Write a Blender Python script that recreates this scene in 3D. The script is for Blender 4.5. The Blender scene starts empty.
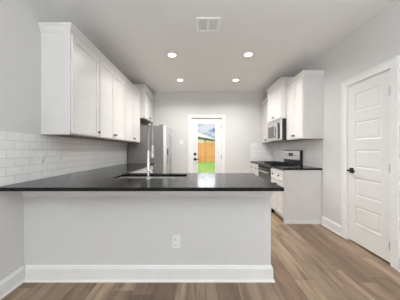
import bpy, bmesh, math, random
from math import pi, sin, cos, radians as R
from mathutils import Vector
random.seed(7)
S = bpy.context.scene
C = S.collection

# ------------------------------------------------------------------ camera
cam = bpy.data.cameras.new('camera'); co = bpy.data.objects.new('camera', cam); C.objects.link(co)
co.location = (0, 0, 1.215); co.rotation_euler = (pi/2, 0, 0)
cam.sensor_width = 36; cam.lens = 18; cam.shift_x = 0.0025; cam.clip_start = 0.02; cam.clip_end = 400
S.camera = co
S.view_settings.view_transform = 'Standard'; S.view_settings.look = 'None'
S.view_settings.gamma = 1; S.view_settings.use_curve_mapping = False
S.view_settings.exposure = -0.03
S.cycles.use_denoising = True
S.cycles.max_bounces = 12; S.cycles.diffuse_bounces = 6; S.cycles.glossy_bounces = 4
S.cycles.sample_clamp_indirect = 6.0
S.cycles.caustics_reflective = False; S.cycles.caustics_refractive = False

SKY = 0.5            # overall sky strength
CAN_W = 17.3         # each recessed lamp, watts
CAN_SPREAD = 150
ROOM_W = 1.5        # unseen recessed lamps added on the living side, behind the camera
# ------------------------------------------------------------------ node helpers
class NT:
    def __init__(s, tree): s.t = tree; s.n = tree.nodes; s.l = tree.links
    def new(s, typ, **kw):
        n = s.n.new(typ)
        for k, v in kw.items(): setattr(n, k, v)
        return n
    def put(s, sock, v):
        if isinstance(v, bpy.types.NodeSocket): s.l.new(v, sock)
        elif isinstance(v, (tuple, list)) and len(v) == 3 and sock.type == 'RGBA': sock.default_value = (*v, 1)
        else: sock.default_value = v
    def math(s, op, a, b=None, c=None, clamp=False):
        n = s.new('ShaderNodeMath', operation=op, use_clamp=clamp)
        s.put(n.inputs[0], a)
        if b is not None: s.put(n.inputs[1], b)
        if c is not None: s.put(n.inputs[2], c)
        return n.outputs[0]
    def mix(s, f, a, b, blend='MIX'):
        n = s.new('ShaderNodeMix', data_type='RGBA', blend_type=blend)
        s.put(n.inputs[0], f); s.put(n.inputs[6], a); s.put(n.inputs[7], b)
        return n.outputs[2]
    def ramp(s, f, stops):
        n = s.new('ShaderNodeValToRGB'); cr = n.color_ramp
        while len(cr.elements) < len(stops): cr.elements.new(0.5)
        for e, (p, c) in zip(cr.elements, stops): e.position = p; e.color = (*c, 1)
        s.put(n.inputs[0], f); return n.outputs[0]
    def noise(s, vec, scale, detail=3, rough=.5, dim='3D'):
        n = s.new('ShaderNodeTexNoise', noise_dimensions=dim)
        s.put(n.inputs['Vector'], vec); n.inputs['Scale'].default_value = scale
        n.inputs['Detail'].default_value = detail; n.inputs['Roughness'].default_value = rough
        return n.outputs['Fac']
    def mapping(s, vec, loc=(0,0,0), rot=(0,0,0), scale=(1,1,1)):
        n = s.new('ShaderNodeMapping'); s.put(n.inputs[0], vec)
        n.inputs[1].default_value = loc; n.inputs[2].default_value = rot; n.inputs[3].default_value = scale
        return n.outputs[0]
    def pos(s): return s.new('ShaderNodeNewGeometry').outputs['Position']
    def obj(s): return s.new('ShaderNodeTexCoord').outputs['Object']
    def sep(s, v):
        n = s.new('ShaderNodeSeparateXYZ'); s.put(n.inputs[0], v); return n.outputs
    def comb(s, x, y, z):
        n = s.new('ShaderNodeCombineXYZ')
        s.put(n.inputs[0], x); s.put(n.inputs[1], y); s.put(n.inputs[2], z); return n.outputs[0]
    def bump(s, h, strength=.2, dist=.002):
        n = s.new('ShaderNodeBump'); n.inputs['Strength'].default_value = strength
        n.inputs['Distance'].default_value = dist; s.put(n.inputs['Height'], h); return n.outputs[0]

# ------------------------------------------------------------------ sky
w = bpy.data.worlds.new('sky'); S.world = w; w.use_nodes = True
t = NT(w.node_tree); t.n.clear()
d = t.new('ShaderNodeTexCoord').outputs['Generated']
dz = t.sep(d)[2]
cl = t.noise(t.mapping(d, scale=(1, 1, 1.6)), 13, 5, .55)
clm = t.math('SMOOTHSTEP', cl, .47, .60) if False else t.ramp(cl, [(.47, (0,0,0)), (.56, (1,1,1))])
blue = t.ramp(dz, [(0, (.45,.80,1.3)), (.13, (.16,.50,1.15)), (1, (.12,.30,.70))])
low = t.mix(clm, blue, (1.55,1.6,1.7))
hi = t.ramp(dz, [(.128, (0,0,0)), (.155, (1,1,1)), (.27, (1,1,1)), (.36, (.12,.12,.12))])       # bright sky band added above the blue gap to whiten the countertop reflection
col = t.mix(hi, low, (11.0,11.2,11.5))
bg = t.new('ShaderNodeBackground'); t.put(bg.inputs[0], col); bg.inputs[1].default_value = SKY
t.l.new(bg.outputs[0], t.new('ShaderNodeOutputWorld').inputs[0])

sun = bpy.data.lights.new('sun', 'SUN'); so = bpy.data.objects.new('sun', sun); C.objects.link(so)
sun.energy = 2.3; sun.angle = R(1); sun.color = (1, .95, .86)
so.rotation_euler = (R(38), 0, R(28))   # from behind the house, high

def portal(name, loc, rot, sx, sy):
    a = bpy.data.lights.new(name, 'AREA'); o = bpy.data.objects.new(name, a); C.objects.link(o)
    a.shape = 'RECTANGLE'; a.size = sx; a.size_y = sy; a.cycles.is_portal = True
    o.location = loc; o.rotation_euler = rot
def daylight(name, loc, rot, sx, sy, e):  # lamps added outside the unseen windows, tilted up to brighten ceiling and walls
    a = bpy.data.lights.new(name, 'AREA'); o = bpy.data.objects.new(name, a); C.objects.link(o)
    a.shape = 'RECTANGLE'; a.size = sx; a.size_y = sy; a.energy = e; a.color = (.87, .945, 1.0)
    o.location = loc; o.rotation_euler = rot
REAR_FILL_W = 2.0
SIDE_W = 185
LEFT_W = 300
TILT = 1.25
YR = -3.9           # the living-side end wall, behind the camera
portal('window_portal', (-.60, YR-.10, 1.30), (pi/2, 0, 0), 1.5, 2.0)
portal('window_portal', (1.10, YR-.10, 1.30), (pi/2, 0, 0), 1.5, 2.0)
daylight('window_daylight', (-.60, YR-.16, 1.30), (pi/2+TILT, 0, 0), 1.5, 2.0, REAR_FILL_W)
daylight('window_daylight', (1.10, YR-.16, 1.30), (pi/2+TILT, 0, 0), 1.5, 2.0, REAR_FILL_W)
daylight('window_daylight', (-1.80, -2.0, 1.30), (pi/2+1.1, 0, -pi/2), 2.0, 2.0, LEFT_W)   # added lamp outside the added left window, facing +x
daylight('window_daylight', (2.14, -2.0, 1.30), (pi/2+TILT, 0, pi/2), 2.0, 2.0, SIDE_W)
portal('door_portal', (.21, 5.50, 1.08), (pi/2, 0, pi), .55, 1.7)

# ------------------------------------------------------------------ materials
def bsdf_mat(name, col=(.8,.8,.8), rough=.5, metal=0, spec=.5, coat=0):
    m = bpy.data.materials.new(name); m.use_nodes = True
    t = NT(m.node_tree); b = t.n['Principled BSDF']
    b.inputs['Base Color'].default_value = (*col, 1); b.inputs['Roughness'].default_value = rough
    b.inputs['Metallic'].default_value = metal; b.inputs['Specular IOR Level'].default_value = spec
    b.inputs['Coat Weight'].default_value = coat
    return m, t, b
def plain(name, col, rough=.5, metal=0, spec=.5, var=.02, scale=6, coat=0):
    """a painted or coated surface with a faint uneven tone"""
    m, t, b = bsdf_mat(name, col, rough, metal, spec, coat)
    n = t.noise(t.obj(), scale, 2)
    lo = tuple(c*(1-var) for c in col); h = tuple(min(1, c*(1+var)) for c in col)
    t.put(b.inputs['Base Color'], t.ramp(n, [(.3, lo), (.7, h)]))
    return m
def wallpaint(name, col):
    m, t, b = bsdf_mat(name, col, .75, 0, .25)
    n = t.noise(t.pos(), 2.0, 2); f = t.noise(t.pos(), 180, 3)
    t.put(b.inputs['Base Color'], t.ramp(n, [(.3, tuple(c*.985 for c in col)), (.7, tuple(c*1.015 for c in col))]))
    t.put(b.inputs['Normal'], t.bump(f, .12, .001))
    return m
WALL = wallpaint('wall_paint', (.70, .69, .678))
CEIL = wallpaint('ceiling_paint', (.86, .86, .855))
PANEL = wallpaint('peninsula_paint', (.67, .665, .66))
TRIM = plain('white_trim_paint', (.84, .835, .825), .35, spec=.4)
DOORP = plain('white_door_paint', (.80, .79, .775), .32, spec=.45)
CAB = plain('white_cabinet_paint', (.75, .73, .712), .34, spec=.5)
VENTW = plain('white_enamel', (.95, .95, .945), .4)
HINGE = plain('satin_hinge_metal', (.55, .54, .53), .45, .3)
LOUV = plain('grey_enamel', (.72, .72, .715), .4)
PLATE = plain('white_plastic', (.80, .80, .79), .3)
BLACKM = plain('black_metal', (.012, .012, .013), .38, .6)
BLACKP = plain('black_plastic', (.015, .015, .016), .35)
KNOB = plain('dark_bronze_metal', (.03, .026, .023), .35, .8)
CHROME = plain('brushed_nickel', (.66, .65, .64), .22, 1, var=.03)
NICKD = plain('satin_nickel', (.42, .41, .40), .35, 1)
WINB = plain('reflecting_window_grey', (.10, .098, .095), .12)  # microwave glass; the grey is its reflection put into the base colour
GLASSB = plain('black_glass', (.01, .01, .012), .06)
GREYP = plain('grey_textured_case', (.25, .24, .232), .5, .2)
DARK = plain('dark_toe_kick', (.03, .03, .03), .7)
FENCEC = (.62, .30, .095)

def mat_steel(axis):
    m, t, b = bsdf_mat('stainless_steel', (.62, .61, .60), .28, 1)
    n = t.noise(t.mapping(t.obj(), scale=(3, 3, 260)), 1, 2)
    t.put(b.inputs['Base Color'], t.ramp(n, [(.3, (.72,.71,.70)), (.7, (.78,.77,.76))]))
    t.put(b.inputs['Roughness'], t.math('MULTIPLY_ADD', n, .08, .30))
    return m
STEEL = mat_steel('h')

def mat_floor():
    m, t, b = bsdf_mat('oak_plank_floor', (.3,.2,.15), .38, 0, .45)
    x, y, z = t.sep(t.pos())
    W_, L_ = .182, 1.22
    xr = t.math('DIVIDE', t.math('ADD', x, 10.03), W_)
    row = t.math('FLOOR', xr); fx = t.math('FRACT', xr)
    wn = t.new('ShaderNodeTexWhiteNoise', noise_dimensions='1D'); t.put(wn.inputs['W'], row)
    yr = t.math('ADD', t.math('DIVIDE', t.math('ADD', y, 20), L_), wn.outputs['Value'])
    cy = t.math('FLOOR', yr); fy = t.math('FRACT', yr)
    wn2 = t.new('ShaderNodeTexWhiteNoise', noise_dimensions='2D'); t.put(wn2.inputs['Vector'], t.comb(row, cy, 0))
    pid = wn2.outputs['Value']
    base = t.ramp(pid, [(0, (.185,.118,.074)), (.3, (.295,.198,.128)), (.5, (.315,.226,.156)), (.75, (.395,.280,.186)), (1, (.46,.33,.22))])
    off = t.math('MULTIPLY', pid, 37.0)
    gv = t.comb(t.math('ADD', t.math('MULTIPLY', x, 13), off), t.math('MULTIPLY', y, 1.5), off)
    g1 = t.noise(gv, 1.0, 5, .6)
    gv2 = t.comb(t.math('ADD', t.math('MULTIPLY', x, 70), off), t.math('MULTIPLY', y, 2.4), off)
    g2 = t.noise(gv2, 1.0, 3, .6)
    c1 = t.mix(t.ramp(g1, [(.36, (1,1,1)), (.60, (0,0,0))]), base, t.mix(.72, base, (.12,.072,.044)))
    c2 = t.mix(t.math('MULTIPLY', t.ramp(g2, [(.45, (0,0,0)), (.75, (1,1,1))]), .18), c1, (.46,.36,.27))
    # small knots
    vo = t.new('ShaderNodeTexVoronoi'); t.put(vo.inputs['Vector'], t.comb(t.math('MULTIPLY', x, 2.6), t.math('MULTIPLY', y, .9), off))
    vo.inputs['Scale'].default_value = 1.0
    kn = t.ramp(vo.outputs['Distance'], [(.03, (1,1,1)), (.11, (0,0,0))])
    c3 = t.mix(t.math('MULTIPLY', kn, .65), c2, (.09,.05,.032))
    ex = t.math('MINIMUM', fx, t.math('SUBTRACT', 1, fx)); ey = t.math('MULTIPLY', t.math('MINIMUM', fy, t.math('SUBTRACT', 1, fy)), L_/W_)
    e = t.math('MINIMUM', ex, ey)
    seam = t.ramp(e, [(.006, (1,1,1)), (.016, (0,0,0))])
    c4 = t.mix(t.math('MULTIPLY', seam, .6), c3, (.07,.045,.03))
    t.put(b.inputs['Base Color'], c4)
    t.put(b.inputs['Roughness'], t.math('MULTIPLY_ADD', g2, .2, .32))
    t.put(b.inputs['Normal'], t.bump(t.math('SUBTRACT', g2, t.math('MULTIPLY', seam, 2)), .15, .001))
    return m
FLOOR = mat_floor()

def mat_tile(axis, off=0.0):
    """3x6 inch glossy white subway tile, running bond, on a wall along y ('y') or along x ('x')"""
    m, t, b = bsdf_mat('white_subway_tile', (.8,.8,.8), .12, 0, .5)
    x, y, z = t.sep(t.pos())
    u = y if axis == 'y' else x
    vec = t.comb(t.math('ADD', u, 15.2+off), t.math('ADD', z, -.917+.76*2), 0)
    br = t.new('ShaderNodeTexBrick'); t.put(br.inputs['Vector'], vec)
    br.offset = .5; br.offset_frequency = 2; br.squash = 1
    for k, v in (('Scale', 1.0), ('Mortar Size', .0016), ('Mortar Smooth', .15), ('Bias', 0), ('Brick Width', .1525), ('Row Height', .076)):
        br.inputs[k].default_value = v
    br.inputs['Color1'].default_value = (.85, .845, .835, 1); br.inputs['Color2'].default_value = (.89, .885, .875, 1)
    br.inputs['Mortar'].default_value = (.50, .49, .48, 1)
    t.put(b.inputs['Base Color'], br.outputs['Color'])
    t.put(b.inputs['Roughness'], t.math('MULTIPLY_ADD', br.outputs['Fac'], .6, .13))
    und = t.noise(t.pos(), 14, 2)
    t.put(b.inputs['Normal'], t.bump(t.math('SUBTRACT', t.math('MULTIPLY', und, .35), br.outputs['Fac']), .35, .0015))
    return m

def mat_granite():
    m, t, b = bsdf_mat('black_granite', (.02,.02,.02), .14, 0, .45)
    p = t.pos()
    n1 = t.noise(p, 210, 3, .7); n2 = t.noise(p, 75, 3, .6); n3 = t.noise(p, 30, 3, .65)
    c = t.ramp(n1, [(.42, (.006,.006,.007)), (.60, (.016,.015,.014)), (.76, (.10,.095,.09))])
    c = t.mix(t.ramp(n2, [(.48, (0,0,0)), (.66, (.8,.8,.8))]), c, (.034,.032,.030))
    t.put(b.inputs['Base Color'], c)
    sp = t.ramp(t.math('MULTIPLY_ADD', n3, .5, t.math('MULTIPLY', n2, .5)), [(.38, (.03,.03,.03)), (.62, (.22,.22,.22))])
    t.put(b.inputs['Roughness'], t.ramp(n2, [(.35, (.07,.07,.07)), (.65, (.26,.26,.26))]))
    t.put(b.inputs['Specular IOR Level'], sp)
    return m
GRANITE = mat_granite()

def mat_pane():
    m = bpy.data.materials.new('window_glass'); m.use_nodes = True; t = NT(m.node_tree); t.n.clear()
    tr = t.new('ShaderNodeBsdfTransparent'); tr.inputs[0].default_value = (.97,.98,.975,1)
    gl = t.new('ShaderNodeBsdfGlossy'); gl.inputs['Roughness'].default_value = .01
    fr = t.new('ShaderNodeFresnel'); fr.inputs[0].default_value = 1.45
    mx = t.new('ShaderNodeMixShader'); t.l.new(fr.outputs[0], mx.inputs[0]); t.l.new(tr.outputs[0], mx.inputs[1]); t.l.new(gl.outputs[0], mx.inputs[2])
    t.l.new(mx.outputs[0], t.new('ShaderNodeOutputMaterial').inputs[0])
    return m
PANE = mat_pane()

def mat_emit(name, col, st):
    m = bpy.data.materials.new(name); m.use_nodes = True; t = NT(m.node_tree); t.n.clear()
    e = t.new('ShaderNodeEmission'); e.inputs[0].default_value = (*col, 1); e.inputs[1].default_value = st
    t.l.new(e.outputs[0], t.new('ShaderNodeOutputMaterial').inputs[0]); return m
LENS = mat_emit('lit_lamp_lens', (1, .95, .88), 6)

def mat_fence():
    m, t, b = bsdf_mat('cedar_fence_boards', FENCEC, .8, 0, .2)
    x, y, z = t.sep(t.pos())
    k = t.math('FLOOR', t.math('DIVIDE', x, .145))
    wn = t.new('ShaderNodeTexWhiteNoise', noise_dimensions='1D'); t.put(wn.inputs['W'], k)
    n = t.noise(t.comb(t.math('MULTIPLY', x, 20), k, t.math('MULTIPLY', z, 1.5)), 1, 3)
    c = t.ramp(wn.outputs['Value'], [(0, (.56,.235,.058)), (1, (.68,.32,.09))])
    t.put(b.inputs['Base Color'], t.mix(t.math('MULTIPLY', n, .4), c, (.45,.20,.06)))
    return m
def mat_lawn():
    m, t, b = bsdf_mat('lawn_grass', (.2,.35,.08), .9, 0, .1)
    n = t.noise(t.pos(), 1.2, 5, .65)
    t.put(b.inputs['Base Color'], t.ramp(n, [(.3, (.16,.30,.05)), (.55, (.27,.42,.09)), (.75, (.42,.50,.17))]))
    return m

# ------------------------------------------------------------------ mesh helpers
class MB:
    def __init__(s): s.bm = bmesh.new()
    def box(s, x0, x1, y0, y1, z0, z1, bev=0.0, seg=2):
        bm = s.bm
        v = [bm.verts.new(p) for p in ((x0,y0,z0),(x1,y0,z0),(x1,y1,z0),(x0,y1,z0),(x0,y0,z1),(x1,y0,z1),(x1,y1,z1),(x0,y1,z1))]
        f = [bm.faces.new([v[i] for i in q]) for q in ((3,2,1,0),(4,5,6,7),(0,1,5,4),(1,2,6,5),(2,3,7,6),(3,0,4,7))]
        if bev:
            es = list({e for q in f for e in q.edges})
            bmesh.ops.bevel(bm, geom=es, offset=bev, segments=seg, profile=.5, affect='EDGES')
        return s
    def loft(s, rings, cap=True, close=True):
        bm = s.bm; V = [[bm.verts.new(p) for p in r] for r in rings]; n = len(V[0])
        for a, b in zip(V, V[1:]):
            for i in range(n if close else n-1):
                j = (i+1) % n; bm.faces.new((a[i], a[j], b[j], b[i]))
        if cap: bm.faces.new(V[0][::-1]); bm.faces.new(V[-1])
        return s
    def tube(s, pts, r, n=12, cap=True):
        pts = [Vector(p) for p in pts]; rs = r if isinstance(r, (list, tuple)) else [r]*len(pts)
        rings = []; up = None
        for i, p in enumerate(pts):
            tg = (pts[min(i+1, len(pts)-1)] - pts[max(i-1, 0)]).normalized()
            if up is None: up = Vector((0,0,1)) if abs(tg.z) < .9 else Vector((1,0,0))
            a = tg.cross(up).normalized(); bb = a.cross(tg).normalized(); up = bb
            rings.append([p + rs[i]*(cos(2*pi*k/n)*a + sin(2*pi*k/n)*bb) for k in range(n)])
        return s.loft(rings, cap)
    def cyl(s, p0, p1, r0, r1=None, n=20):
        return s.tube([p0, p1], [r0, r0 if r1 is None else r1], n)
    def lathe(s, prof, c=(0,0,0), axis='z', n=24):
        """prof: list of (radius, along axis)"""
        rings = []
        for r, h in prof:
            ring = []
            for k in range(n):
                a = 2*pi*k/n; u, v = r*cos(a), r*sin(a)
                p = {'z': (u, v, h), 'y': (u, h, -v), 'x': (h, u, v)}[axis]
                ring.append((p[0]+c[0], p[1]+c[1], p[2]+c[2]))
            rings.append(ring)
        return s.loft(rings, True)
    def sweep(s, path, prof):
        """profile (offset to the right of travel, z) along a flat polyline, mitred"""
        P = [Vector(p) for p in path]; rings = []
        for i, p in enumerate(P):
            ds = []
            if i > 0: ds.append((P[i]-P[i-1]).normalized())
            if i < len(P)-1: ds.append((P[i+1]-P[i]).normalized())
            ns = [Vector((q.y, -q.x)) for q in ds]
            if len(ns) == 1: m = ns[0]
            else:
                m = (ns[0]+ns[1]).normalized(); m = m/ m.dot(ns[0])
            rings.append([(p.x+m.x*o, p.y+m.y*o, z) for o, z in prof])
        return s.loft(rings, True)
    def panel(s, x0, x1, z0, z1, yf, th, holes, rec=.009, slope=.004, bead=None):
        """door leaf facing -y: front at yf, back at yf+th, with recessed rectangular fields"""
        bm = s.bm
        xs = sorted({x0, x1, *[h[0] for h in holes], *[h[1] for h in holes]})
        zs = sorted({z0, z1, *[h[2] for h in holes], *[h[3] for h in holes]})
        V = {}
        def v(x, y, z):
            k = (round(x,5), round(y,5), round(z,5))
            if k not in V: V[k] = bm.verts.new((x, y, z))
            return V[k]
        for i in range(len(xs)-1):
            for j in range(len(zs)-1):
                a, b_, c, d_ = xs[i], xs[i+1], zs[j], zs[j+1]
                mx, mz = (a+b_)/2, (c+d_)/2
                if any(h[0] < mx < h[1] and h[2] < mz < h[3] for h in holes): continue
                bm.faces.new((v(a,yf,c), v(b_,yf,c), v(b_,yf,d_), v(a,yf,d_)))
        yb = yf+th
        for i in range(len(xs)-1):
            a, b_ = xs[i], xs[i+1]
            bm.faces.new((v(a,yf,z0), v(a,yb,z0), v(b_,yb,z0), v(b_,yf,z0)))
            bm.faces.new((v(a,yf,z1), v(b_,yf,z1), v(b_,yb,z1), v(a,yb,z1)))
        for j in range(len(zs)-1):
            a, b_ = zs[j], zs[j+1]
            bm.faces.new((v(x0,yf,a), v(x0,yf,b_), v(x0,yb,b_), v(x0,yb,a)))
            bm.faces.new((v(x1,yf,a), v(x1,yb,a), v(x1,yb,b_), v(x1,yf,b_)))
        for i in range(len(xs)-1):
            for j in range(len(zs)-1):
                bm.faces.new((v(xs[i],yb,zs[j]), v(xs[i],yb,zs[j+1]), v(xs[i+1],yb,zs[j+1]), v(xs[i+1],yb,zs[j])))
        for h in holes:
            def loop(ins, y):
                a, b_, c, d_ = h[0]+ins, h[1]-ins, h[2]+ins, h[3]-ins
                return [v(a,y,c), v(b_,y,c), v(b_,y,d_), v(a,y,d_)]
            ls = [loop(0, yf), loop(slope, yf+rec)]
            if bead: ls += [loop(slope+bead[0], yf+rec), loop(slope+bead[0]+bead[1], yf+bead[2])]
            for p, q in zip(ls, ls[1:]):
                for k in range(4):
                    m_ = (k+1) % 4; bm.faces.new((p[k], p[m_], q[m_], q[k]))
            bm.faces.new(ls[-1])
        return s
    def build(s, name, mat, parent=None, smooth=False):
        bm = s.bm
        bmesh.ops.recalc_face_normals(bm, faces=bm.faces)
        me = bpy.data.meshes.new(name); bm.to_mesh(me); bm.free(); s.bm = None
        me.materials.append(mat)
        if smooth:
            for p in me.polygons: p.use_smooth = True
            me.set_sharp_from_angle(angle=R(35))
        o = bpy.data.objects.new(name, me); C.objects.link(o)
        if parent: o.parent = parent
        return o

def box(*a, **k): return MB().box(*a, **k)
def tag(o, label=None, cat=None, group=None, kind=None):
    if label: o['label'] = label
    if cat: o['category'] = cat
    if group: o['group'] = group
    if kind: o['kind'] = kind
    return o
def thing(name, label, cat, loc=(0,0,0), rz=0, group=None):
    o = bpy.data.objects.new(name, None); C.objects.link(o); o.empty_display_size = .1
    o.location = loc; o.rotation_euler = (0, 0, rz)
    return tag(o, label, cat, group)
def struct(name, mb, mat, parent=None, label=None, cat=None):
    o = mb.build(name, mat, parent)
    return tag(o, label, cat, kind='structure') if parent is None else o
def sroot(name, label, cat, loc=(0,0,0), rz=0):
    o = thing(name, label, cat, loc, rz); o['kind'] = 'structure'; return o
def copy_tree(o, parent=None):
    c = o.copy(); C.objects.link(c)
    if parent: c.parent = parent
    for ch in list(o.children): copy_tree(ch, c)
    return c

# ------------------------------------------------------------------ room shell
XL, XR, YB, ZC = -1.635, 2.020, 5.38, 2.768
TH = .14
struct('floor', box(XL-TH, XR+.9, YR-TH, YB+TH, -.12, 0), FLOOR, label='brown wood plank floor of the kitchen and living side', cat='floor')
struct('ceiling', box(XL-TH, XR+.9, YR-TH, YB+TH, ZC, ZC+.2), CEIL, label='pale grey flat ceiling with recessed lights', cat='ceiling')
SW0, SW1 = -3.0, -1.0    # side windows added on the unseen living side to bring in light
struct('wall_left', box(XL-TH, XL, YR-TH, SW0, 0, ZC).box(XL-TH, XL, SW1, YB+TH, 0, ZC).box(XL-TH, XL, SW0, SW1, 0, .3).box(XL-TH, XL, SW0, SW1, 2.3, ZC), WALL, label='pale grey wall on the left behind the wall cabinets', cat='wall')
DB0, DB1, DBT = -.20, .616, 2.08       # back door opening
struct('wall_back', box(XL, DB0, YB, YB+TH, 0, ZC).box(DB1, XR+.9, YB, YB+TH, 0, ZC).box(DB0, DB1, YB, YB+TH, DBT, ZC), WALL,
       label='warm grey end wall around the glazed back door', cat='wall')
PY0, PY1, PT = 2.094, 2.716, 2.075       # pantry door opening
struct('wall_right', box(XR, XR+.12, YR-TH, SW0, 0, ZC).box(XR, XR+.12, SW1, PY0, 0, ZC).box(XR, XR+.12, SW0, SW1, 0, .3).box(XR, XR+.12, SW0, SW1, 2.3, ZC).box(XR, XR+.12, PY1, YB, 0, ZC).box(XR, XR+.12, PY0, PY1, PT, ZC), WALL,
       label='pale grey wall on the right with the pantry door', cat='wall')
struct('wall_pantry', box(XR+.12, XR+.9, 1.7, 1.8, 0, ZC).box(XR+.12, XR+.9, 3.0, 3.1, 0, ZC).box(XR+.8, XR+.9, 1.8, 3.0, 0, ZC), WALL,
       label='pantry walls hidden behind the white panel door', cat='wall')
WX = [(-1.35, .15), (.35, 1.85)]; WZ = (.3, 2.3)  # end wall windows added on the unseen living side
mb = box(XL, XR, YR-TH, YR, 0, WZ[0]).box(XL, XR, YR-TH, YR, WZ[1], ZC)
for a, b in ((XL, WX[0][0]), (WX[0][1], WX[1][0]), (WX[1][1], XR)): mb.box(a, b, YR-TH, YR, *WZ)
struct('wall_front', mb, WALL, label='living side wall behind the viewer, with added windows', cat='wall')
ym = (SW0+SW1)/2
for i, (x, y, rz, h) in enumerate(((sum(WX[0])/2, YR-.06, 0, .75), (sum(WX[1])/2, YR-.06, 0, .75), (XL-.07, ym, pi/2, 1.0), (XR+.06, ym, pi/2, 1.0))):
    lab = ('left of the end wall', 'right of the end wall', 'of the left wall', 'of the right wall')[i]
    r = sroot(f'window_{i+1}', f'tall white framed window {lab} added on the unseen living side', 'window', (x, y, WZ[0]), rz)
    H = WZ[1]-WZ[0]; f = MB()
    for q in ((-h, -h+.05, 0, H), (h-.05, h, 0, H), (-h+.05, h-.05, 0, .05), (-h+.05, h-.05, H-.05, H), (-h+.05, h-.05, H/2-.02, H/2+.02)):
        f.box(q[0], q[1], -.03, .03, q[2], q[3])
    f.build('window_frame', TRIM, r)
    box(-h+.05, h-.05, -.003, .003, .05, H-.05).build('pane', PANE, r)

BASE = [(0,0), (.027,0), (.026,.009), (.021,.016), (.015,.019), (.015,.112), (.0125,.118), (.0105,.126), (.007,.137), (0,.14)]
def base(name, paths, label):
    mb = MB()
    for p in paths: mb.sweep(p, BASE)
    return tag(mb.build(name, TRIM), label, 'baseboard', kind='structure')
PF = 1.863      # peninsula front face
base('baseboard_left', [[(XL, YR+.03), (XL, PF-.001)]], 'white baseboard along the left wall up to the peninsula')
base('baseboard_right', [[(XR, 3.27), (XR, PY1+.095)], [(XR, PY0-.095), (XR, YR+.03)]], 'white baseboard along the right wall beside the pantry door')
base('baseboard_back', [[(XL+.9, YB), (DB0-.095, YB)], [(DB1+.095, YB), (1.37, YB)]], 'white baseboard along the end wall beside the back door')

def casing(r, u0, u1, zt, wd=.083, th=.018, mat=TRIM, y=0):
    """door casing in a local frame: opening u0..u1, front towards -y, back at y"""
    mb = MB()
    for a, b in ((u0-wd, u0), (u1, u1+wd)):
        mb.box(a, b, y-th, y, 0, zt)
    mb.box(u0-wd, u1+wd, y-th, y, zt, zt+wd)
    # back band
    mb.box(u0-wd-.006, u0-wd+.014, y-th-.006, y, 0, zt+wd+.006).box(u1+wd-.014, u1+wd+.006, y-th-.006, y, 0, zt+wd+.006)
    mb.box(u0-wd+.014, u1+wd-.014, y-th-.006, y, zt+wd-.014, zt+wd+.006)
    return mb.build('casing', mat, r)

# ---- back door (glazed), faces -y
W0, W1 = DB0-0, DB1
r = sroot('door_1', 'white back door with full glass pane and black lever, open view to the fence', 'door', ((DB0+DB1)/2, YB, 0))
h = (DB1-DB0)/2
casing(r, -h, h, DBT)
box(-h, -h+.012, .0, .13, 0, DBT).box(h-.012, h, .0, .13, 0, DBT).box(-h+.012, h-.012, .0, .13, DBT-.012, DBT).build('jamb', TRIM, r)
dw = h-.015
gx0, gx1, gz0, gz1 = -.252-.012, .262-.012, .25, 1.93
mb = MB()
for q in ((-dw, gx0, .015, DBT-.016), (gx1, dw, .015, DBT-.016), (gx0, gx1, .015, gz0), (gx0, gx1, gz1, DBT-.016)):
    mb.box(q[0], q[1], .02, .062, q[2], q[3])
leaf = mb.build('door_leaf', DOORP, r)
mb = MB(); b_ = .026
for q in ((gx0-.01, gx0+b_, gz0-.01, gz1+.01), (gx1-b_, gx1+.01, gz0-.01, gz1+.01), (gx0+b_, gx1-b_, gz0-.01, gz0+b_), (gx0+b_, gx1-b_, gz1-b_, gz1+.01)):
    mb.box(q[0], q[1], .010, .0199, q[2], q[3], bev=.003)
mb.build('glazing_bead', TRIM, leaf)
box(gx0, gx1, .038, .044, gz0, gz1).build('pane', PANE, leaf)
box(-h+.012, h-.012, .0, .14, 0, .014).build('threshold', KNOB, r)
kx = -.315
lv = MB(); lv.box(kx-.033, kx+.033, .012, .0195, .932, .998, bev=.003); lv.cyl((kx, .012, .965), (kx, -.03, .965), .011)
lv.box(kx-.012, kx+.115, -.040, -.026, .955, .975, bev=.004); lv.build('lever_handle', BLACKM, r)
MB().box(kx-.033, kx+.033, .006, .0195, 1.072, 1.138, bev=.004).box(kx-.006, kx+.006, -.012, .006, 1.085, 1.125, bev=.003).build('deadbolt', BLACKM, r)
for z in (.22, 1.03, 1.84):
    MB().cyl((h-.012, .010, z-.045), (h-.012, .010, z+.045), .008).build('hinge', KNOB, r)

# ---- pantry door, faces -x: local x -> -y
r = sroot('door_2', 'white five-panel pantry door with black lever on the right wall', 'door', (XR, (PY0+PY1)/2, 0), -pi/2)
h = (PY1-PY0)/2
casing(r, -h, h, PT)
box(-h, -h+.009, .0, .12, 0, PT).box(h-.009, h, .0, .12, 0, PT).box(-h+.009, h-.009, .0, .12, PT-.009, PT).build('jamb', TRIM, r)
dw = h-.0105; holes = []
for k in range(5):
    z0 = .262 + k*.361; holes.append((-dw+.115, dw-.115, z0, z0+.236))
leaf = MB().panel(-dw, dw, .022, PT-.012, .002, .035, holes, rec=.0055, slope=.012, bead=(.008, .014, .002)).build('door_leaf', DOORP, r)
kx = -dw+.06     # far edge of the door
lv = MB(); lv.box(kx-.033, kx+.033, -.006, .0018, .910, .980, bev=.003); lv.cyl((kx, -.006, .945), (kx, -.048, .945), .012)
lv.box(kx-.012, kx+.11, -.058, -.042, .934, .957, bev=.004); lv.build('lever_handle', BLACKM, r)
for z in (.20, 1.02, 1.84):
    MB().cyl((h-.010, -.007, z-.045), (h-.010, -.007, z+.045), .0075).box(h-.035, h-.0185, -.0005, .0018, z-.044, z+.044).build('hinge', HINGE, r)

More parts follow.
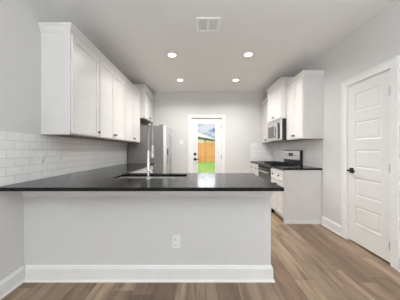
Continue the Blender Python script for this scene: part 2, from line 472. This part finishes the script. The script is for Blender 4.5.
# ------------------------------------------------------------------ tile backsplashes
def splash(name, mb, mat, label): return tag(mb.build(name, mat), label, 'backsplash', kind='structure')
splash('backsplash_left', box(XL, XL+.009, 1.60, 4.466, .918, 1.372), mat_tile('y', .04), 'white subway tile backsplash on the left wall below the cabinets')
splash('backsplash_right', box(XR-.009, XR, 3.24, YB-.010, .918, 1.399), mat_tile('y', .07), 'white subway tile backsplash behind the range')
splash('backsplash_back', box(1.385, XR, YB-.009, YB, .918, 1.399), mat_tile('x', .03), 'white subway tile return on the end wall beside the far cabinet')

# ------------------------------------------------------------------ cabinets (local frame: front to -y, x along the front, z up)
def knob(parent, x, y, z):
    return MB().lathe([(.006,0), (.006,-.012), (.0145,-.016), (.016,-.022), (.0145,-.027), (.004,-.029)], (x, y, z), 'y', 16).build('knob', KNOB, parent, True)
def shaker(r, name, x0, x1, z0, z1, yf, th=.019, fr=.056, rec=.010):
    return MB().panel(x0, x1, z0, z1, yf, th, [(x0+fr, x1-fr, z0+fr, z1-fr)], rec, .003).build(name, CAB, r)
CROWN = [(0,-.085), (.007,-.085), (.007,-.068), (.012,-.066), (.012,-.058), (.020,-.040), (.024,-.034), (.024,-.026), (.030,-.022), (.030,0), (0,0)]
def upper(label, loc, rz, wd, dp, H, doors, knobs, sides, crown=(0,), group='white wall cabinets'):
    """box cabinet hung on the wall: origin at the bottom centre of its front frame"""
    r = thing('wall_cabinet', label, 'wall cabinet', loc, rz, group)
    h = wd/2
    MB().box(-h, h, 0, dp, 0, H).build('cabinet_body', CAB, r)
    box(-h+.018, h-.018, .02, dp-.005, -.001, -.0002).build('underside', plain_wood, r)
    n = len(doors)
    for (a, b), kx in zip(doors, knobs):
        dr = shaker(r, 'door', a, b, .012, H-.100, -.0195)
        knob(dr, kx, -.0195, .068)
    # crown: sides 'n' none, 'l' return at low x, 'r' return at high x
    path = []
    if 'l' in sides: path.append((-h, dp))
    path += [(-h, 0), (h, 0)]
    if 'r' in sides: path.append((h, dp))
    path = path       # travel +x: right of travel is -y, the front
    prof = [(o, H+z) for o, z in CROWN]
    MB().sweep(path, prof).build('crown_molding', CAB, r)
    return r
plain_wood = plain('raw_plywood', (.42, .30, .20), .6)

FL = -1.33     # face frame of the left wall cabinets
zU = 1.377; HU = 2.515-zU
dl = FL-XL-.002
def left_cab(label, y0, y1, nd, sides, knobside='r'):
    wd = y1-y0-.0015; h = wd/2; g = .014
    if nd == 1: doors = [(-h+g, h-g)]; kn = [h-g-.03]
    else: doors = [(-h+g, -.003), (.003, h-g)]; kn = [-.033, .033]
    return upper(label, (FL, (y0+y1)/2, zU), pi/2, wd, dl, HU, doors, kn, sides)
left_cab('white single-door wall cabinet at the near end above the left countertop', 2.063, 2.64, 1, 'l')
left_cab('white two-door wall cabinet in the middle of the left wall row', 2.64, 3.555, 2, 'n')
left_cab('white two-door wall cabinet on the left wall, next to the refrigerator', 3.555, 4.466, 2, 'n')
# over the refrigerator
h = .455
upper('short deep white cabinet with brown underside above the refrigerator', (-1.235, 4.468+h, 1.93), pi/2, 2*h-.002, -1.235-XL-.002, 2.68-1.93,
      [(-h+.014, -.003), (.003, h-.014)], [-.033, .033], 'l')

FR_ = 1.70     # face frame, right wall cabinets
dr_ = XR-FR_-.002
def right_cab(label, y0, y1, z0, zt, xf, sides, g=.012):
    wd = y1-y0-.0015; h = wd/2
    return upper(label, (xf, (y0+y1)/2, z0), -pi/2, wd, XR-xf-.002, zt-z0, [(-h+g, -.003), (.003, h-g)], [-.033, .033], sides)
Y0, Y1 = 3.86, 4.62     # the range bay
right_cab('white two-door wall cabinet right of the microwave with grey end panel', 3.24, Y0, 1.400, 2.495, FR_, 'r')
right_cab('short white cabinet directly above the microwave, standing proud of its neighbours', Y0, Y1, 1.828, 2.61, 1.60, 'lr')
right_cab('white two-door wall cabinet left of the microwave in the far corner', Y1, YB-.002, 1.400, 2.495, FR_, 'n')

def base_cab(label, loc, rz, wd, dp, H, drawers=2, toe=.10, side_trim=None, group='white base cabinets', false_front=False):
    r = thing('base_cabinet', label, 'base cabinet', loc, rz, group)
    h = wd/2; th = .018
    mb = box(-h, -h+th, 0, dp, toe, H).box(h-th, h, 0, dp, toe, H).box(-h+th, h-th, 0, dp, toe, toe+th).box(-h+th, h-th, dp-th, dp, toe+th, H)
    mb.box(-h+th, h-th, 0, .018, H-.04, H).box(-h+th, h-th, 0, .018, H-.215, H-.18).box(-.02, .02, 0, .018, toe+th, H-.215)
    mb.box(-h+th, -h+.035, 0, .018, toe+th, H-.04).box(h-.035, h-th, 0, .018, toe+th, H-.04)
    # side skins run down to the floor behind the toe space
    mb.box(-h, -h+th, .07, dp, 0, toe).box(h-th, h, 0 if side_trim else .07, dp, 0, toe)
    mb.build('cabinet_body', CAB, r)
    box(-h+th, h-th, .07, .085, 0, toe-.001).build('toe_kick', CAB, r)
    g = .014
    for s in (-1, 1):
        a, b = sorted((s*.003, s*(h-g)))
        dw = shaker(r, 'drawer', a, b, H-.195, H-.022, -.0195, fr=.038)
        if not false_front: knob(dw, (a+b)/2, -.0195, H-.108)
        d_ = shaker(r, 'door', a, b, toe+.012, H-.207, -.0195)
        knob(d_, s*.033, -.0195, H-.265)
    if side_trim:
        MB().box(h, h+.012, .0, dp-.028, 0, .055, bev=.003).build('base_trim', TRIM, r)
    return r
ZT, ZG = .917, .887      # countertop top and bottom
FB = 1.40
base_cab('white base cabinet right of the range with grey end panel facing the peninsula', (FB, (3.285+Y0)/2, 0), -pi/2, Y0-3.285-.003, XR-FB-.002, ZG-.001, side_trim=True)
base_cab('white base cabinet left of the range in the far corner', (FB, (Y1+YB-.002)/2, 0), -pi/2, YB-.002-Y1-.003, XR-FB-.002, ZG-.001)
base_cab('white base cabinet under the left countertop, nearest the sink', (-1.04, (2.60+3.52)/2, 0), pi/2, .917, -1.04-XL-.002, ZG-.001)
base_cab('white base cabinet under the left countertop, next to the refrigerator', (-1.04, (3.52+4.44)/2, 0), pi/2, .917, -1.04-XL-.002, ZG-.001)
base_cab('white sink cabinet on the kitchen side of the peninsula', (-.545, 2.565, 0), pi, .888, .613, ZG-.001, false_front=True)
base_cab('white base cabinet at the open end of the peninsula, kitchen side', (.276, 2.565, 0), pi, .748, .613, ZG-.001)

# ------------------------------------------------------------------ peninsula
XE = .669
r = thing('kitchen_peninsula', 'pale grey breakfast bar peninsula base with tall white baseboard', 'kitchen peninsula', (0, PF, 0))
box(XL+.001, XE, 0, .080, 0, ZG-.001).box(XE-.014, XE, .0805, .700, 0, ZG-.001).build('back_panel', PANEL, r)
PB = [(0,0), (.030,0), (.029,.008), (.023,.014), (.017,.017), (.017,.116), (.0145,.122), (.0115,.131), (.007,.142), (0,.145)]
MB().sweep([(XL+.030, 0), (XE, 0), (XE, .700)], PB).build('baseboard', TRIM, r)
MB().sweep([(XL+.002, 0), (XE, 0), (XE, .700)], [(0, ZG-.100), (.006, ZG-.100), (.010, ZG-.088), (.016, ZG-.082), (.016, ZG-.002), (0, ZG-.002)]).build('apron_trim', TRIM, r)

def slab_cells(xs, ys, keep, z0, z1, name, mat, bev=.004):
    bm = bmesh.new(); V = {}
    def v(x, y, z):
        k = (x, y, z)
        if k not in V: V[k] = bm.verts.new(k)
        return V[k]
    nx, ny = len(xs)-1, len(ys)-1
    K = lambda i, j: 0 <= i < nx and 0 <= j < ny and keep(i, j)
    for i in range(nx):
        for j in range(ny):
            if not K(i, j): continue
            a, b, c, d_ = xs[i], xs[i+1], ys[j], ys[j+1]
            bm.faces.new((v(a,c,z1), v(b,c,z1), v(b,d_,z1), v(a,d_,z1))); bm.faces.new((v(a,d_,z0), v(b,d_,z0), v(b,c,z0), v(a,c,z0)))
            for di, dj, p, q in ((-1,0,(a,d_),(a,c)), (1,0,(b,c),(b,d_)), (0,-1,(a,c),(b,c)), (0,1,(b,d_),(a,d_))):
                if not K(i+di, j+dj): bm.faces.new((v(*p,z0), v(*q,z0), v(*q,z1), v(*p,z1)))
    bmesh.ops.recalc_face_normals(bm, faces=bm.faces)
    es = [e for e in bm.edges if len(e.link_faces) == 2 and e.calc_face_angle() > 1]
    bmesh.ops.bevel(bm, geom=es, offset=bev, segments=2, profile=.5, affect='EDGES')
    me = bpy.data.meshes.new(name); bm.to_mesh(me); bm.free(); me.materials.append(mat)
    o = bpy.data.objects.new(name, me); C.objects.link(o); return o
SX0, SX1, SY0, SY1 = -.945, -.145, 2.115, 2.46
o = slab_cells([XL+.0095, -1.005, SX0, SX1, .676], [1.585, SY0, SY1, 2.592, 4.466],
               lambda i, j: (j < 3 and not (i == 2 and j == 1)) or (j == 3 and i == 0), ZG, ZT, 'granite_countertop', GRANITE)
tag(o, 'speckled black granite countertop over the peninsula and along the left wall', 'countertop')
o = slab_cells([1.372, XR-.0095], [3.262, Y0-.002], lambda i, j: True, ZG, ZT, 'granite_countertop', GRANITE, .003)
tag(o, 'short black granite countertop on the cabinet right of the range', 'countertop')
o = slab_cells([1.372, XR-.0095], [Y1+.002, YB-.0095], lambda i, j: True, ZG, ZT, 'granite_countertop', GRANITE, .003)
tag(o, 'short black granite countertop in the far corner left of the range', 'countertop')

# ---- sink
r = thing('kitchen_sink', 'stainless steel undermount sink set into the black peninsula countertop', 'sink', ((SX0+SX1)/2, (SY0+SY1)/2, ZG-.23))
a, b, t_, zt = (SX1-SX0)/2-.002, (SY1-SY0)/2-.002, .004, .2295
mb = box(-a-.02, a+.02, -b-.02, -b+t_, zt-.003, zt).box(-a-.02, a+.02, b-t_, b+.02, zt-.003, zt).box(-a-.02, -a+t_, -b+t_, b-t_, zt-.003, zt).box(a-t_, a+.02, -b+t_, b-t_, zt-.003, zt)
mb.box(-a, a, -b, -b+t_, 0, zt-.003).box(-a, a, b-t_, b, 0, zt-.003).box(-a, -a+t_, -b+t_, b-t_, 0, zt-.003).box(a-t_, a, -b+t_, b-t_, 0, zt-.003).box(-a+t_, a-t_, -b+t_, b-t_, 0, t_)
mb.build('basin', STEEL, r)
MB().lathe([(.055,t_), (.055,t_+.003), (.04,t_+.004), (.038,t_+.001)], (0, .05, 0), 'z', 24).build('drain', CHROME, r, True)

# ---- faucet (spring pull-down)
r = thing('kitchen_faucet', 'tall brushed nickel pull-down faucet with spring neck beside the sink', 'faucet', (-.515, 2.035, ZT))
MB().lathe([(.028,0), (.028,.006), (.021,.012), (.0150,.018), (.0150,.278), (.0135,.284), (.0135,.290)], n=24).build('column', CHROME, r, True)
mb = MB(); mb.cyl((.015,0,.085), (.040,0,.085), .012); mb.tube([(.038,0,.085), (.055,-.005,.10), (.075,-.012,.145)], [.007,.006,.005], 10); mb.build('side_lever', CHROME, r, True)
RA = .085; top = .49
arc = [(0,0,.290), (0,0,.40)] + [(0, RA-RA*cos(a), top + RA*sin(a)) for a in [pi*k/16 for k in range(17)]] + [(.004, 2*RA, .34)]
nk = MB().tube(arc, .0055, 10).build('spring_neck', NICKD, r, True)
# coil around the neck
P = [Vector(p) for p in arc]; L = [0]
for p, q in zip(P, P[1:]): L.append(L[-1]+(q-p).length)
def along(s):
    for i in range(len(P)-1):
        if s <= L[i+1] or i == len(P)-2:
            f = (s-L[i])/(L[i+1]-L[i]); return P[i].lerp(P[i+1], f), (P[i+1]-P[i]).normalized()
coil = []; turns = 46; N = turns*8
for k in range(N+1):
    p, tg = along(L[-1]*k/N); a_ = Vector((1,0,0)); bb = tg.cross(a_).normalized()
    ph = 2*pi*turns*k/N; coil.append(p + .0095*(cos(ph)*a_ + sin(ph)*bb))
MB().tube(coil, .0020, 5).build('coil', NICKD, nk, True)
hd = MB().tube([(.004, 2*RA, .35), (.004, 2*RA, .325), (.004, 2*RA, .24), (.004, 2*RA, .215)], [.0125,.0150,.0165,.0190], 18).build('spray_head', CHROME, r, True)
mb = MB().tube([(0, .012, .255), (.002, .09, .258), (.004, 2*RA-.015, .30)], .006, 10)
mb.build('holder_arm', CHROME, r, True)

# ------------------------------------------------------------------ refrigerator (faces +x)
FY0, FY1 = 4.498, 5.362; fx = -.812; FH = 1.775
r = thing('refrigerator', 'stainless steel side-by-side refrigerator with grey sides, black dispenser', 'refrigerator', (fx, (FY0+FY1)/2, 0), pi/2)
h = (FY1-FY0)/2; D = fx-XL-.03     # local: front to -y (= +x world), x -> +y
box(-h, h, 0, D, .03, FH-.015, bev=.006).build('case', GREYP, r)
for sx in (-h+.06, h-.06):
    for sy in (.06, D-.06): MB().cyl((sx, sy, 0), (sx, sy, .031), .02, n=12).build('foot', BLACKP, r)
box(-h+.01, h-.01, -.03, -.001, .012, .085, bev=.004).build('base_grille', BLACKP, r)
dsp = (-.33, -.14, .895, 1.225)
lf = MB().panel(-h, -.003-.03, .09, FH, -.075, .068, [dsp], rec=.055, slope=.004).build('freezer_door', STEEL, r)
box(dsp[0]+.006, dsp[1]-.006, -.024, -.0205, dsp[2]+.006, dsp[3]-.006).box(dsp[0]-.008, dsp[1]+.008, -.078, -.0755, dsp[3]-.12, dsp[3]+.02).box(dsp[0]+.01, dsp[1]-.01, -.07, -.024, dsp[2]+.006, dsp[2]+.02).build('dispenser', GLASSB, lf)
rt = box(.003-.03, h, -.075, -.007, .09, FH, bev=.008).build('fresh_food_door', STEEL, r)
for x, p in ((-.075, lf), (.012, rt)):
    mb = MB().tube([(x, -.076, .62), (x, -.115, .64), (x, -.118, .70), (x, -.118, 1.50), (x, -.115, 1.56), (x, -.076, 1.58)], .0105, 12)
    mb.build('handle', CHROME, p, True)
for sx in (-1, 1): box(sx*h*.86-.045, sx*h*.86+.045, -.045, .10, FH+.0005, FH+.014, bev=.005).build('hinge_cover', GREYP, r)

# ------------------------------------------------------------------ range (faces -x)
RX = 1.385
r = thing('gas_range', 'freestanding stainless gas range with black grates and rear display panel', 'range', (RX, (Y0+Y1)/2, .025), -pi/2)
h = (Y1-Y0)/2-.003; D = XR-RX-.014
box(-h, h, .02, D, .02, .875).build('range_body', BLACKP, r)
for sx in (-h+.05, h-.05):
    for sy in (.06, D-.06): MB().cyl((sx, sy, -.025), (sx, sy, .021), .018, n=12).build('foot', BLACKP, r)
ck = box(-h, h, -.005, D-.09, .8755, .898, bev=.005).build('cooktop', GLASSB, r)
for sx in (-1, 0, 1):
    mb = MB(); cx = sx*h*.655; gw = h*.31
    for y in (.05, .24, .44): mb.box(cx-gw, cx+gw, y-.007, y+.007, .912, .928)
    for x in (-gw, 0, gw): mb.box(cx+x-.007, cx+x+.007, .05, .44, .9121, .9279)
    for x in (-gw, gw):
        for y in (.05, .44): mb.box(cx+x-.006, cx+x+.006, y-.006, y+.006, .8985, .912)
    mb.build('grate', BLACKM, r)
for sx in (-1, 1):
    for y in (.14, .345):
        MB().lathe([(.045,.8982), (.045,.905), (.03,.908), (.03,.911), (.002,.9115)], (sx*h*.655+.03, y, 0), 'z', 20).build('burner', BLACKM, r, True)
MB().box(-h, h, -.018, .0195, .79, .8745, bev=.005).build('control_panel', BLACKP, r)
for k in range(5):
    MB().lathe([(.021,-.018), (.020,-.038), (.016,-.043), (.002,-.044)], ((k-2)*.14, 0, .832), 'y', 18).build('control_knob', BLACKM, r, True)
dv = MB().panel(-h, h, .215, .785, -.012, .0315, [(-h+.07, h-.07, .33, .66)], .003, .003).build('oven_door', GLASSB, r)
box(-h+.005, h-.005, -.016, -.0125, .70, .782).build('door_rail', BLACKP, dv)
mb = MB().cyl((-h+.03, -.062, .748), (h-.03, -.062, .748), .0145, n=16)
for sx in (-1, 1): mb.box(sx*(h-.06)-.012, sx*(h-.06)+.012, -.055, -.0165, .737, .759)
mb.build('oven_handle', CHROME, dv, True)
box(-h, h, -.012, .0195, .035, .205, bev=.004).build('storage_drawer', STEEL, r)
bz0, bz1 = .8755, 1.185
box(-h, h, D-.052, D, bz0, bz1, bev=.006).build('backguard', BLACKP, r)
pn = box(-h+.012, h-.012, D-.060, D-.0525, bz0+.115, bz1-.012, bev=.003).build('display_panel', STEEL, r)
box(-.10, .10, D-.063, D-.0605, bz0+.185, bz1-.055).build('clock_display', GLASSB, pn)
for k in range(4):
    for sx in (-1, 1): box(sx*(.15+.035*k)-.01, sx*(.15+.035*k)+.01, D-.062, D-.0605, bz0+.20, bz0+.215).build('button', GREYP, pn)

# ------------------------------------------------------------------ microwave
MX = 1.588; mz = 1.408; MH = .417
r = thing('microwave', 'stainless over-the-range microwave with curved handle and black sides', 'microwave', (MX, (Y0+Y1)/2, mz), -pi/2)
D = XR-MX-.011
box(-h, h, .02, D, 0, MH).build('case', BLACKP, r)
cp = .155      # width of the control column, at the near (+x) side
dv = MB().panel(-h, h-cp-.003, .006, MH-.05, -.012, .0315, [(-h+.045, h-cp-.075, .06, MH-.105)], .004, .004).build('door', STEEL, r)
box(-h+.046, h-cp-.076, -.0095, -.0085, .061, MH-.106).build('window', WINB, dv)
mb = MB().tube([(h-cp-.035, -.013, .045), (h-cp-.030, -.045, .06), (h-cp-.026, -.062, .12), (h-cp-.024, -.066, .19), (h-cp-.026, -.062, .26), (h-cp-.030, -.045, .315), (h-cp-.035, -.013, .33)], .011, 12)
mb.build('handle', CHROME, dv, True)
c_ = box(h-cp, h, -.012, .0195, .006, MH-.05, bev=.003).build('control_panel', STEEL, r)
box(h-cp+.012, h-.035, -.0135, -.0125, .03, MH-.075).build('keypad', GLASSB, c_)
MB().panel(-h, h, MH-.047, MH-.0015, -.012, .0315, [(-h+.05+.17*k, -h+.20+.17*k, MH-.035, MH-.015) for k in range(4)], .01, .002).build('vent_grille', STEEL, r)
box(-h+.12, h-.12, .10, .20, -.004, -.0005).build('cooktop_lamp', PLATE, r)

# ------------------------------------------------------------------ plates
def outlet(label, loc, rz, group=None):
    r = thing('wall_outlet', label, 'outlet', loc, rz, group)
    box(-.037, .037, -.006, -.0004, -.06, .06, bev=.002).build('cover_plate', PLATE, r)
    for z in (-.026, .026):
        s = MB().lathe([(.017,-.0062), (.0168,-.0078), (.0155,-.0085), (.001,-.0086)], (0, 0, z), 'y', 18).build('socket', PLATE, r, True)
        MB().box(-.008, -.0055, -.0092, -.0087, z-.004, z+.006).box(.0055, .008, -.0092, -.0087, z-.004, z+.006).box(-.002, .002, -.0092, -.0087, z-.011, z-.007).build('slots', BLACKP, s)
    return r
outlet('white power outlet low on the grey peninsula panel', (-.213, PF, .363), 0)
outlet('white outlet in the left tile backsplash, nearest the cabinet end', (XL+.009, 2.092, 1.125), pi/2, 'backsplash outlets')
outlet('white outlet in the left tile backsplash, farther along under the first cabinet', (XL+.009, 2.343, 1.137), pi/2, 'backsplash outlets')
r = thing('light_switch', 'white double rocker switch plate beside the back door', 'light switch', (-.475, YB, 1.43), 0)
box(-.058, .058, -.006, -.0004, -.06, .06, bev=.002).build('cover_plate', PLATE, r)
for sx in (-.023, .023): box(sx-.016, sx+.016, -.009, -.0062, -.033, .033, bev=.001).build('rocker', PLATE, r)

# ------------------------------------------------------------------ ceiling fittings
def can(label, x, y, watts, group, col=(1, .985, .962)):
    r = thing('recessed_light', label, 'ceiling light', (x, y, ZC), 0, group)
    MB().lathe([(.062,-.0004), (.085,-.0004), (.084,-.004), (.072,-.009), (.066,-.006), (.062,-.003)], n=32).build('trim_ring', TRIM, r, True)
    MB().lathe([(.0615,-.0006), (.0615,-.0045), (.02,-.0055), (.001,-.0056)], n=32).build('lens', LENS, r, True)
    a = bpy.data.lights.new('recessed_lamp', 'AREA'); a.shape = 'DISK'; a.size = .12; a.energy = watts; a.color = col; a.spread = R(CAN_SPREAD)
    lo = bpy.data.objects.new('recessed_lamp', a); C.objects.link(lo); lo.location = (0, 0, -.012); lo.parent = r
    return r
G = 'recessed kitchen ceiling lights'
can('lit round ceiling light, near the left wall cabinets, closer of the left pair', -.44, 3.27, CAN_W, G)
can('lit round ceiling light, nearer the vent on the range side', .80, 3.25, CAN_W, G)
can('lit round ceiling light in front of the refrigerator', -.42, 4.44, CAN_W, G)
can('lit round ceiling light in front of the microwave', .815, 4.44, CAN_W, G)
G = 'added unseen living side ceiling lights'
for x, y in ((-.6, -.9), (.95, -.9), (-.6, -2.7), (.95, -2.7)):  # extra lamps added out of view for more light
    can('added unseen round ceiling light of the living side', x, y, ROOM_W, G)

r = thing('ceiling_vent', 'white square two-panel air vent in the ceiling', 'vent', (.113, 2.475, ZC))
mb = MB(); hx, hy = .146, .135
for q in ((-hx, hx, -hy, -hy+.03), (-hx, hx, hy-.03, hy), (-hx, -hx+.03, -hy+.03, hy-.03), (hx-.03, hx, -hy+.03, hy-.03), (-.012, .012, -hy+.03, hy-.03)):
    mb.box(q[0], q[1], q[2], q[3], -.012, -.0004, bev=.002)
mb.build('frame', VENTW, r)
for s in (-1, 1):
    mb = MB(); a, b = sorted((s*.0125, s*(hx-.0305)))
    for k in range(12):
        y = -hy+.040+k*.0175
        mb.loft([[(a, y-.0105, -.0035), (a, y-.0105, -.0025), (a, y+.0075, -.0065), (a, y+.0075, -.0075)], [(b, y-.0105, -.0035), (b, y-.0105, -.0025), (b, y+.0075, -.0065), (b, y+.0075, -.0075)]])
    mb.build('louver', LOUV, r)

# ------------------------------------------------------------------ outside the back door
o = box(-30, 40, YB+TH+.001, 60, -.2, -.10).build('lawn', mat_lawn()); tag(o, 'green lawn between the back door and the wooden fence', 'lawn', kind='structure')
mb = MB(); FYD = 21.5
x = -8.0
while x < 12:
    hgt = 2.03 + random.uniform(-.012, .012)
    mb.box(x, x+.138, FYD, FYD+.02, -.07, hgt); x += .145
for z in (.25, 1.0, 1.75): mb.box(-8, 12, FYD+.021, FYD+.06, z-.045, z+.045)
o = mb.build('wooden_fence', mat_fence()); tag(o, 'orange brown wooden board fence across the back lawn', 'fence')
# a neighbour's house beyond the fence
HW = plain('cream_siding', (.86, .76, .60), .8); HR = plain('pale_roof_shingles', (.50, .46, .40), .9, var=.1, scale=3); HF = plain('dark_fascia', (.10, .085, .07), .7)
r = thing('neighbour_house', 'cream neighbouring house with pale roof seen over the fence', 'house', (-.07, 27, -.1), R(70))
box(-4.0, 10.5, .45, 9, 0, 2.95).build('house_wall', HW, r)
e = 3.125
MB().loft([[(-4.4, 0, e), (-4.4, 9.45, e), (-4.4, 4.7, e+1.9)], [(10.9, 0, e), (10.9, 9.45, e), (10.9, 4.7, e+1.9)]]).build('roof', HR, r)
box(-4.4, 10.9, -.02, 9.47, e-.14, e-.001).build('fascia', HF, r)
box(4.0, 4.1, .34, .449, 0, 2.95).build('downspout', HF, r)
